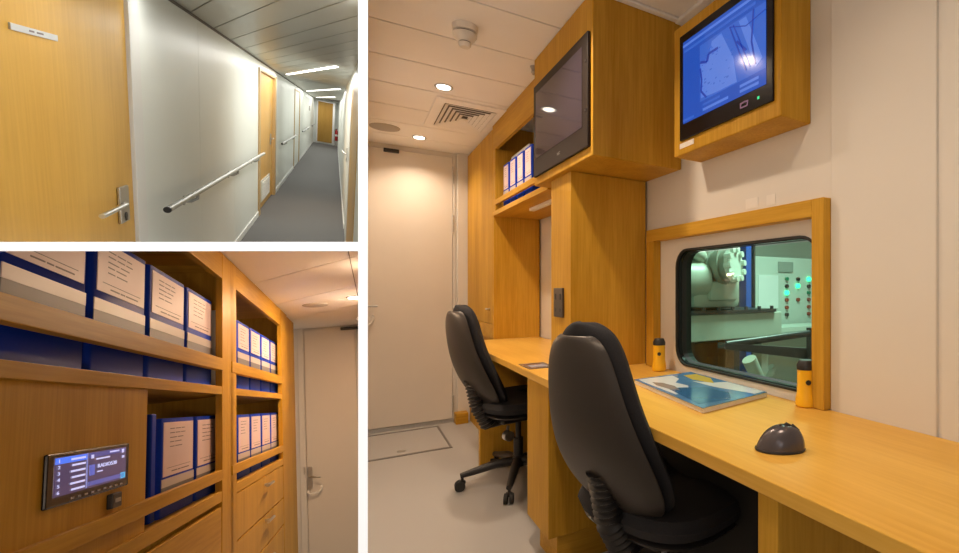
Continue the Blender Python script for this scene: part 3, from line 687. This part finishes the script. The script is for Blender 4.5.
# ceiling laid in a fan of panels
mb = MB(); fan = lambda Y, x: Y - (2.1+0.345*Y)*(x+D)
mb.prism([Vector((-D-.1, 1.0, AH+.01)), Vector((XR+.1, 1.0, AH+.01)), Vector((XR+.1, YE, AH+.01)), Vector((-D-.1, YE, AH+.01))], (0, 0, .03))
struct(mb.build('ceiling', GROOVE))
mb = MB(); Ys = [5.36+.875*k for k in range(-5, 60)]
for a, b in zip(Ys, Ys[1:]):
    g = 0.016; a2, b2 = a+g, b-g
    if b > YE+12: break
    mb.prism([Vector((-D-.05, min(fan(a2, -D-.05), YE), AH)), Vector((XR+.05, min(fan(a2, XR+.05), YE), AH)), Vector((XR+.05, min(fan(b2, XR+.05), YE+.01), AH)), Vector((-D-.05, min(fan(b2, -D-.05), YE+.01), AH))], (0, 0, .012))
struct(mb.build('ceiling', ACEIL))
# left wall in vertical panels
mb = MB(); cuts = [4.11, 5.6, 7.3, 9.42]
for a, b in zip(cuts, cuts[1:]): mb.box(-D-.06, -D, a+.0025, b-.0025, 0, AH, .001)
mb.box(-D-.06, -D-.003, 4.1, 9.43, 0, AH)
mb.box(-D-.06, -D, 1.6, 2.2, 0, AH); mb.box(-D-.06, -D, 2.2, 4.1, 2.09, AH)
for a, b in ((12.0, 15.2), (15.2, 17.2), (19.7, 24.5), (24.5, YE)): mb.box(-D-.06, -D, a+.01, b-.01, 0, AH)
mb.box(-D-.06, -D, 9.42, 12.0, 2.085, AH); mb.box(-D-.06, -D, 17.2, 19.7, 2.085, AH); mb.box(-D-.06, -D-.003, 12.0, YE, 0, AH)
struct(mb.build('wall_left', AWALL))
struct(box('trim_3', GROOVE, -D, -D+.006, 2, YE, AH-.02, AH))
ODOOR = oak('oak_door', 'z', light=(0.74, 0.435, 0.095), dark=(0.61, 0.33, 0.055), rough=0.3, across=26, along=1.3)
def lever_set(parent, y, z, L, ysz=.13, x=-D, s=1):
    p = MB().box(x, x+s*.012, y-ysz/2, y+ysz/2, z-.095, z+.09, .003).build('handle_plate', STEEL, parent)
    MB().path([(x+s*.01, y, z), (x+s*.03, y-L*.12, z+.008), (x+s*.052, y-L*.38, z+.024), (x+s*.057, y-L*.6, z+.026), (x+s*.057, y-L, z+.024)], [.011, .010, .010, .010, .011]).build('lever', STEEL, p, True)
    MB().tube((x+s*.012, y, z-.06), (x+s*.015, y, z-.06), .018).box(x+s*.012, x+s*.0155, y-.010, y+.010, z-.085, z-.06).build('keyhole', BLACK, p)
d1 = thing('door_2', None, None, (-D, 3.0, 0), kind='structure')
MB().box(-D-.04, -D-.002, 2.2, 3.90, 0.01, 2.085, .002).build('door_leaf', ODOOR, d1)
mb = MB().box(-D-.02, -D+.012, 3.91, 4.05, 0, 2.12, .003).box(-D-.02, -D+.004, 4.05, 4.105, 0, 2.12)
mb.build('door_frame', TRIMW, d1)
lever_set(d1, 3.705, 1.035, .50, .13)
np_ = MB().box(-D-.002, -D+.004, 2.735, 3.085, 1.758, 1.780, .001).build('name_plate', mat('plate_silver', (0.72, 0.74, 0.78), 0.3, 0.3), d1)
MB().box(-D+.004, -D+.0045, 2.858, 2.895, 1.7665, 1.7725).box(-D+.004, -D+.0045, 2.915, 2.965, 1.7665, 1.7725).build('lettering', INK, np_)
d2 = thing('door_3', None, None, (-D, 10.6, 0), kind='structure')
MB().box(-D-.045, -D-.03, 9.6, 11.8, 0.01, 2.06, .002).build('door_leaf', ODOOR, d2)
MB().box(-D-.045, -D+.014, 9.43, 9.60, 0, 2.10, .002).box(-D-.045, -D+.014, 11.8, 11.99, 0, 2.10, .002).box(-D-.045, -D+.014, 9.43, 11.99, 2.062, 2.10, .002).build('door_frame', mat('oak_trim', (0.50, 0.33, 0.14), 0.4), d2)
lever_set(d2, 11.45, 1.03, .3, .13, -D-.03)
gv = MB().box(-D-.03, -D-.018, 10.05, 11.3, .11, .445, .003).build('vent_grille', mat('grille_white', (0.62, 0.62, 0.55), 0.4), d2)
mb = MB()
for k in range(9): mb.box(-D-.019, -D-.010, 10.15, 11.2, .13+.033*k, .150+.033*k)
mb.build('slats', TRIMW, gv)
d3 = thing('door_4', None, None, (-D, 18.5, 0), kind='structure')
MB().box(-D-.04, -D-.01, 17.3, 19.6, 0.01, 2.05, .002).build('door_leaf', ODOOR, d3)
MB().box(-D-.045, -D+.014, 17.2, 17.32, 0, 2.09).box(-D-.045, -D+.014, 19.58, 19.7, 0, 2.09).box(-D-.045, -D+.014, 17.2, 19.7, 2.05, 2.09).build('door_frame', mat('oak_trim', (0.50, 0.33, 0.14), 0.4), d3)
# baseboards and handrails
mb = MB().box(-D, -D+.010, 4.11, 9.42, 0, .075, .002).box(-D, -D+.010, 12.0, 17.2, 0, .075).box(-D, -D+.010, 19.7, YE, 0, .075)
struct(mb.build('baseboard_left', TRIMW))
struct(box('baseboard_right', TRIMW, XR-.010, XR, 9.0, YE, 0, .075)); 
def rail(y0, y1, z, label, brs, cap=True):
    x = -D+.075
    o = thing('handrail', label, 'handrail', (-D, y0, z-.05), 0, 'corridor handrails')
    MB().path([(x, y0, z), (x, y1, z)], .018, 20).build('bar', SATIN, o, True)
    e = MB().tube((x, y0-.012, z), (x, y0, z), .0185, seg=20).build('end_cap', BLACK, o, True)
    for y in brs: MB().path([(-D, y, z-.07), (-D+.04, y, z-.07), (x, y, z-.045), (x, y, z-.02)], [.016, .012, .010, .010]).tube((-D, y, z-.07), (-D+.006, y, z-.07), .035).build('bracket', SATIN, o, True)
rail(4.18, 9.3, .937, 'long silver wall handrail next to the nearest oak door', (5.0, 6.9, 8.7))
rail(12.35, 17.3, .92, 'second silver handrail between the two farther oak doors', (13.5, 16.0))
rail(19.95, 26.0, .925, 'third silver handrail far along the corridor', (21.5, 24.5))
rail(28.0, 31.5, .925, 'last short handrail near the end door', (29,))
sg = tag(box('wall_sign', GREYP, -D, -D+.02, 26.5, 27.3, 1.55, 1.75), 'small grey call box on the corridor wall near the end', 'sign')
# near right door edge in the corridor
d4 = thing('door_5', None, None, (XR, 7.2, 0), kind='structure')
MB().box(XR-.004, XR+.02, 5.2, 7.3, 0.0, 2.03).build('door_leaf', ODOOR, d4)
MB().box(XR-.010, XR+.01, 7.3, 7.8, 0, 2.07, .003).build('door_frame', TRIMW, d4)
lever_set(d4, 8.25, 1.17, -.35, .2, XR-.01, -1)
# end wall
struct(box('wall_far', AWALL, -D-.05, XR+.05, YE, YE+.1, 0, AH+.3))
d5 = thing('door_6', None, None, (-.40, YE, 0), kind='structure')
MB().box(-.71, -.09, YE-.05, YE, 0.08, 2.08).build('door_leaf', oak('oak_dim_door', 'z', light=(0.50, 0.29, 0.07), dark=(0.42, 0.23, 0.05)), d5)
MB().box(-.77, -.71, YE-.08, YE, 0.0, 2.14).box(-.09, .0, YE-.3, YE, 0.0, 2.14).box(-.77, -.05, YE-.08, YE, 2.08, 2.14).build('door_frame', TRIMW, d5)
fe = thing('fire_extinguisher', 'red fire extinguisher at the far end of the corridor', 'fire extinguisher', (.09, YE-.7, 0.28))
MB().lathe((.095, YE-.7, .28), [(.06, 0), (.065, .02), (.065, .46), (.03, .54), (.02, .56)]).build('cylinder', RED, fe, True)
MB().lathe((.095, YE-.7, .50), [(.0655, 0), (.0658, .10)]).build('label_band', PLASTW, fe, True)
MB().box(.06, .13, YE-.72, YE-.68, .84, .88).build('valve', BLACK, fe); MB().path([(.095, YE-.7, .86), (.03, YE-.72, .83), (.028, YE-.72, .6)], .012).build('hose', BLACK, fe, True)
tag(box('extinguisher_stand', GREYP, .03, .16, YE-.76, YE-.64, 0.0, .28), 'low grey box under the fire extinguisher', 'stand')
# strip lights
for (xa, ya), (xb, yb), lb in (((-.729, 12.07), (0, 7.13), 'nearest long strip light crossing the corridor ceiling'), ((-.777, 21.46), (.069, 13.47), 'middle strip light crossing the corridor ceiling'), ((-.725, 30.06), (-.029, 21.6), 'farthest strip light crossing the corridor ceiling')):
    dx, dy = xb-xa, yb-ya; L = math.hypot(dx, dy); nx, ny = -dy/L*.020, dx/L*.020
    o = thing('strip_light', lb, 'ceiling light', ((xa+xb)/2, (ya+yb)/2, AH), 0, 'corridor strip lights')
    q = lambda k, z: [Vector((xa+nx*k, ya+ny*k, z)), Vector((xb+nx*k, yb+ny*k, z)), Vector((xb-nx*k, yb-ny*k, z)), Vector((xa-nx*k, ya-ny*k, z))]
    MB().prism(q(1.15, AH-.006), (0, 0, .006)).build('housing', TRIMW, o); MB().prism(q(1.0, AH-.012), (0, 0, .006)).build('diffuser', STRIPON, o)

# ================================================================== BINDER STORE (lower left)
enter(BINDERS, 'binders')
D = 0.483; BH, BY = 2.2, 4.556
struct(box('floor', CFLOOR, -1.0, .4, 0.6, BY, -.05, 0))
mb = MB(); mb.box(-D-.3, .6, 0.4, BY+.02, BH+.008, BH+.04); struct(mb.build('ceiling', GROOVE))
mb = MB(); k0 = 2.942
obl = lambda Y, x: Y - 1.18*(x+D)
for k in range(-6, 6):
    a, b = k0+.575*k+.005, k0+.575*(k+1)-.005
    for x0, x1 in ((-D-.3, -.092), (-.088, .5)):
        mb.prism([Vector((x0, obl(a, x0), BH)), Vector((x1, obl(a, x1), BH)), Vector((x1, obl(b, x1), BH)), Vector((x0, obl(b, x0), BH))], (0, 0, .010))
struct(mb.build('ceiling', CCEIL))
struct(box('wall_far', CWALL, -.80, .55, BY, BY+.06, 0, BH+.01))
struct(box('trim_4', CWALL, -.507, -.475, BY-.02, BY, 0, BH-.002, None, .003))
dd = thing('door_7', None, None, (-.3, BY, 0), kind='structure')
MB().box(-.468, -.152, BY-.012, BY, 0.02, 2.185, .003).build('door_leaf', DOORW, dd)
MB().box(-.475, -.470, BY-.018, BY, 0, 2.19).box(-.150, -.144, BY-.018, BY, 0, 2.19).build('door_frame', CWALL, dd)
MB().box(-.24, -.10, BY-.04, BY-.012, 2.165, 2.185, .003).build('door_closer', BLACK, dd)
p = MB().box(-.471+.005, -.436, BY-.020, BY-.012, 1.04, 1.195, .002).build('handle_plate', STEEL, dd)
MB().path([(-.449, BY-.02, 1.125), (-.449, BY-.06, 1.125), (-.435, BY-.062, 1.125), (-.385, BY-.062, 1.115)], .0065).build('lever', STEEL, p, True)
MB().path([(-.462, BY-.012, 1.035), (-.462, BY-.04, 1.02), (-.45, BY-.045, 1.01), (-.40, BY-.045, 1.012), (-.388, BY-.045, 1.025), (-.386, BY-.012, 1.05)], .007).build('pull_handle', PLASTW, dd, True)
MB().box(-.486, -.476, BY-.024, BY-.018, 1.15, 1.20).build('keeper', STEEL, dd)
# cabinets
BACK = -D-.27
k1 = thing('shelving_cabinet', 'nearer oak shelving cabinet with the built in radio panel', 'cabinet', (-.6, 1.5, 0))
k2 = thing('shelving_cabinet', 'farther oak shelving cabinet with drawers next to the door', 'cabinet', (-.6, 3.2, 0))
T = .018
def joinery(k, y0, y1, y1in, yend):
    MB().box(-D-T, -D, y0, yend, 2.10, BH-.002, .001).build('header', OAKY, k)
    MB().box(BACK-.02, -D-T-.001, y0, yend, 2.15, BH-.002).build('top_panel', OAKX, k)
    MB().box(BACK-.02, BACK, y0, yend, 0.0, BH-.05).build('back_panel', OAKZ, k)
    MB().box(BACK, -D, y0, y1in, 1.672, 1.70, .001).build('shelf', OAKY, k)
    MB().box(BACK, -D, y0, y1in, 1.302, 1.336, .001).build('shelf', OAKY, k)
    MB().box(-D-T+.004, -D+.004, y0, y1, 1.757, 1.80, .0015).build('retaining_rail', OAKY, k)
    MB().box(-D-T+.004, -D+.004, y0, y1, 1.375, 1.409, .0015).build('retaining_rail', OAKY, k)
joinery(k1, .45, 2.385, 2.508, 2.385)
joinery(k2, 2.512, 3.655, 3.80, 3.655)
MB().box(BACK, -D+.001, 2.508, 2.528, 0, 2.15).build('partition', OAKZ, k2)
MB().box(-D-T, -D+.001, 2.385, 2.59, 0, BH-.004, .0015).build('stile', OAKZ, k2)
MB().box(-D-T, -D+.001, 3.655, 3.87, 0, BH-.004, .0015).build('stile', OAKZ, k2)
MB().box(BACK, -D-T, 3.80, 3.82, 0, 2.15).build('side', OAKZ, k2)
MB().box(BACK, -D-.006, 3.875, 4.22, 0, BH-.004, .0015).build('end_filler', OAKZ, k2)
MB().box(-D-.05, -D-.008, .45, 1.745, 1.336, 1.672, .001).build('radio_panel', OAKZ, k1)
MB().box(-D-T, -D, .45, 2.38, .75, 1.285, .002).build('door', OAKY, k1)
for z0, z1, kz in ((1.127, 1.298, 1.262), (.985, 1.121, 1.10), (.80, .979, .93)):
    dw = MB().box(-D-T, -D, 2.594, 3.651, z0, z1, .002).build('drawer', OAKZ, k2)
    MB().tube((-D, 3.13, kz), (-D+.022, 3.13, kz), .006).tube((-D+.022, 3.06, kz), (-D+.022, 3.20, kz), .0065).build('handle', STEEL, dw, True)
# radio
rd = thing('touchscreen_radio', 'black touchscreen radio with a lit station list set in the oak panel', 'radio', (-D, 1.46, 1.45))
X0 = -D-.008
MB().box(X0, X0+.006, 1.305, 1.628, 1.457, 1.549, .003).build('bezel', GLOSSB, rd)
xf = X0+.0065
sc = MB().box(xf-.001, xf, 1.325, 1.610, 1.474, 1.541).build('screen', glow('radio_dark', (0.045, 0.035, 0.10), 1), rd)
RB, RW, RC = glow('radio_blue', (0.03, 0.16, 0.85), 1.1), glow('radio_white', (0.62, 0.62, 0.95), 1), glow('radio_cyan', (0.05, 0.45, 0.75), 1)
sq = lambda y0, y1, z0, z1, m, nm: MB().box(xf, xf+.0006, y0, y1, z0, z1).build(nm, m, sc)
sq(1.327, 1.436, 1.529, 1.540, RB, 'selected_row'); sq(1.436, 1.440, 1.476, 1.541, glow('radio_slate', (0.16, 0.19, 0.5), 1), 'divider')
sq(1.444, 1.60, 1.478, 1.486, glow('radio_slate2', (0.07, 0.09, 0.34), 1), 'button_row'); sq(1.584, 1.606, 1.476, 1.488, RC, 'corner_button')
sq(1.448, 1.468, 1.497, 1.517, glow('radio_slate3', (0.07, 0.11, 0.5), 1), 'station_icon'); sq(1.444, 1.606, 1.531, 1.540, glow('radio_slate4', (0.03, 0.05, 0.25), 1), 'status_bar')
TM = lambda y, z, sx=1.0: Matrix(((0, 0, 1, xf+.0009), (sx, 0, 0, y), (0, 1, 0, z), (0, 0, 0, 1)))
mb = MB()
for k in range(6):
    z = 1.5315 - k*.0108
    mb.text(str(k+1), .0085, TM(1.334, z, 1.9))
    mb.box(xf+.0006, xf+.001, 1.378+(k % 2)*.004, 1.430, z+.001, z+.0045)
mb.build('preset_list', RW, sc)
MB().text('RADIO538', .0105, TM(1.478, 1.509, 1.75)).build('station_name', RW, sc)
mb = MB().box(xf+.0006, xf+.001, 1.478, 1.50, 1.5005, 1.503).box(xf+.0006, xf+.001, 1.472, 1.53, 1.525, 1.528).box(xf+.0006, xf+.001, 1.452, 1.462, 1.529, 1.536)
mb.box(xf+.0006, xf+.001, 1.53, 1.572, 1.5345, 1.5375).box(xf+.0006, xf+.001, 1.586, 1.596, 1.530, 1.538).box(xf+.0006, xf+.001, 1.588, 1.598, 1.519, 1.524)
mb.build('small_captions', RW, sc)
mb = MB()
for y in (1.385, 1.41, 1.435, 1.46, 1.485, 1.51, 1.535, 1.56, 1.585): mb.box(X0+.006, X0+.0065, y, y+.011, 1.463, 1.4665)
mb.build('touch_keys', mat('key_grey', (0.35, 0.36, 0.42), 0.4), rd)
us = thing('usb_socket', 'small black socket block just below the radio', 'socket', (-D, 1.563, 1.42)); MB().box(X0, X0+.010, 1.543, 1.585, 1.419, 1.449, .002).build('housing', BLACK, us)
MB().box(X0+.010, X0+.0115, 1.553, 1.575, 1.430, 1.438).build('port', GREYP, us)
# binders, spine to +x
big = make_binder(0.285, 0.312, 0.22, 'x', 'binders on the upper shelf of the nearer cabinet')
up = [(0.83, 'wide blue binder cut by the left edge on the upper shelf'), (1.350, 'largest wide blue binder on the upper shelf, nearest the camera'), (1.655, 'second wide blue binder from the left on the upper shelf, with glare on its label'),
      (1.958, 'third wide blue binder from the left on the upper shelf'), (2.258, 'fourth wide blue binder from the left on the upper shelf, beside the thin white file')]
for k, (y, lb) in enumerate(up):
    if k == 0: continue
    o = big if k == 1 else copy_tree(big); place(o, (-.513, y, 1.7005)); o['label'] = lb
for y, lb in ((2.062, 'left of the two wide blue binders right of the radio'), (2.362, 'right of the two wide blue binders right of the radio')):
    o = make_binder(0.285, 0.265, 0.22, 'x', 'binders beside the radio', (.106, .078, .100, .055, .078)) if y < 2.1 else copy_tree(o); place(o, (-.513, y, 1.3365)); o['label'] = lb
ORD = ('first', 'second', 'third', 'fourth')
mid = make_binder(0.232, 0.302, 0.22, 'x', 'binders on the upper shelf of the farther cabinet')
for k in range(4):
    o = mid if k == 0 else copy_tree(mid); place(o, (-.513, 2.885+.25*k, 1.7005)); o['label'] = ORD[k]+' blue binder from the left on the upper shelf above the drawers'
for k in range(4):
    o = make_binder(0.232, 0.262, 0.22, 'x', 'binders on the lower shelf of the farther cabinet', (.106, .078, .100, .055, .078)) if k == 0 else copy_tree(o); place(o, (-.513, 2.885+.245*k, 1.3365)); o['label'] = ORD[k]+' blue binder from the left on the lower shelf just above the drawers'
tag(MB().box(-.72, -.515, 1.862, 1.895, 1.3365, 1.615, .004).build('thin_binder', BLUE, None, org=(-.6, 1.88, 1.3365)), 'thin blue binder standing between the radio panel and the wide binders', 'binder')
tag(MB().box(-.70, -.506, 2.412, 2.432, 1.7005, 1.985, .002).build('thin_file', PLASTW, None, org=(-.6, 2.458, 1.7005)), 'thin white file at the right end of the upper shelf', 'file')
tag(MB().box(-.70, -.505, 2.62, 2.655, 1.3365, 1.60, .002).build('thin_file', PLASTW, None, org=(-.6, 2.64, 1.3365)), 'thin pale file at the left end of the shelf above the drawers', 'file')
cs = tag(MB().lathe((-.310, 3.59, BH-.006), [(0.05, 0), (0.062, 0.003), (0.064, 0.006)]).build('ceiling_speaker', GREYP, None, True, org=(-.31, 3.59, BH)), 'flat round grey speaker in the ceiling above the shelving', 'speaker')
downlight(-.104, 3.387, BH, 'lit downlight at the right edge of the ceiling above the shelving')

# ------------------------------------------------------------------ each room stops at the white partitions
bpy.context.view_layer.update()
def ray_col(px, side):          # keep the side of the upright partition
    nn = (CR*F - CF*(px-PX)).normalized(); return nn*side
def ray_row(py, side):
    nn = (CD*F - CF*(py-PY)).normalized(); return nn*side
CUTS = {'control': [ray_col(363.3, 1)], 'corridor': [ray_col(362.7, -1), ray_row(246.3, -1)], 'binders': [ray_col(362.7, -1), ray_row(246.7, 1)]}
dead = []
for o in list(SC.objects):
    if o.type != 'MESH' or o.get('_room') not in CUTS: continue
    M = o.matrix_world; cs_ = [M @ Vector(c) for c in o.bound_box]
    for nn in CUTS[o['_room']]:
        ds = [(c-EYE).dot(nn) for c in cs_]
        if min(ds) >= -1e-5: continue
        if max(ds) <= 0: dead.append(o); break
        if o.data.users > 1: o.data = o.data.copy()
        bm = bmesh.new(); bm.from_mesh(o.data); Mi = M.inverted()
        ln = (M.to_3x3().transposed() @ nn).normalized()
        r = bmesh.ops.bisect_plane(bm, geom=bm.verts[:]+bm.edges[:]+bm.faces[:], plane_co=Mi @ EYE, plane_no=ln, clear_inner=True, dist=1e-6)
        ce_ = [e for e in r['geom_cut'] if isinstance(e, bmesh.types.BMEdge) and e.is_valid and len(e.link_faces) < 2]
        try: bmesh.ops.edgenet_fill(bm, edges=ce_)
        except Exception: pass
        if not bm.faces: dead.append(o); bm.free(); break
        bmesh.ops.recalc_face_normals(bm, faces=bm.faces[:])
        bm.to_mesh(o.data); bm.free()
for o in set(dead):
    if not o.children: bpy.data.objects.remove(o)
for o in SC.objects:
    if '_room' in o: del o['_room']
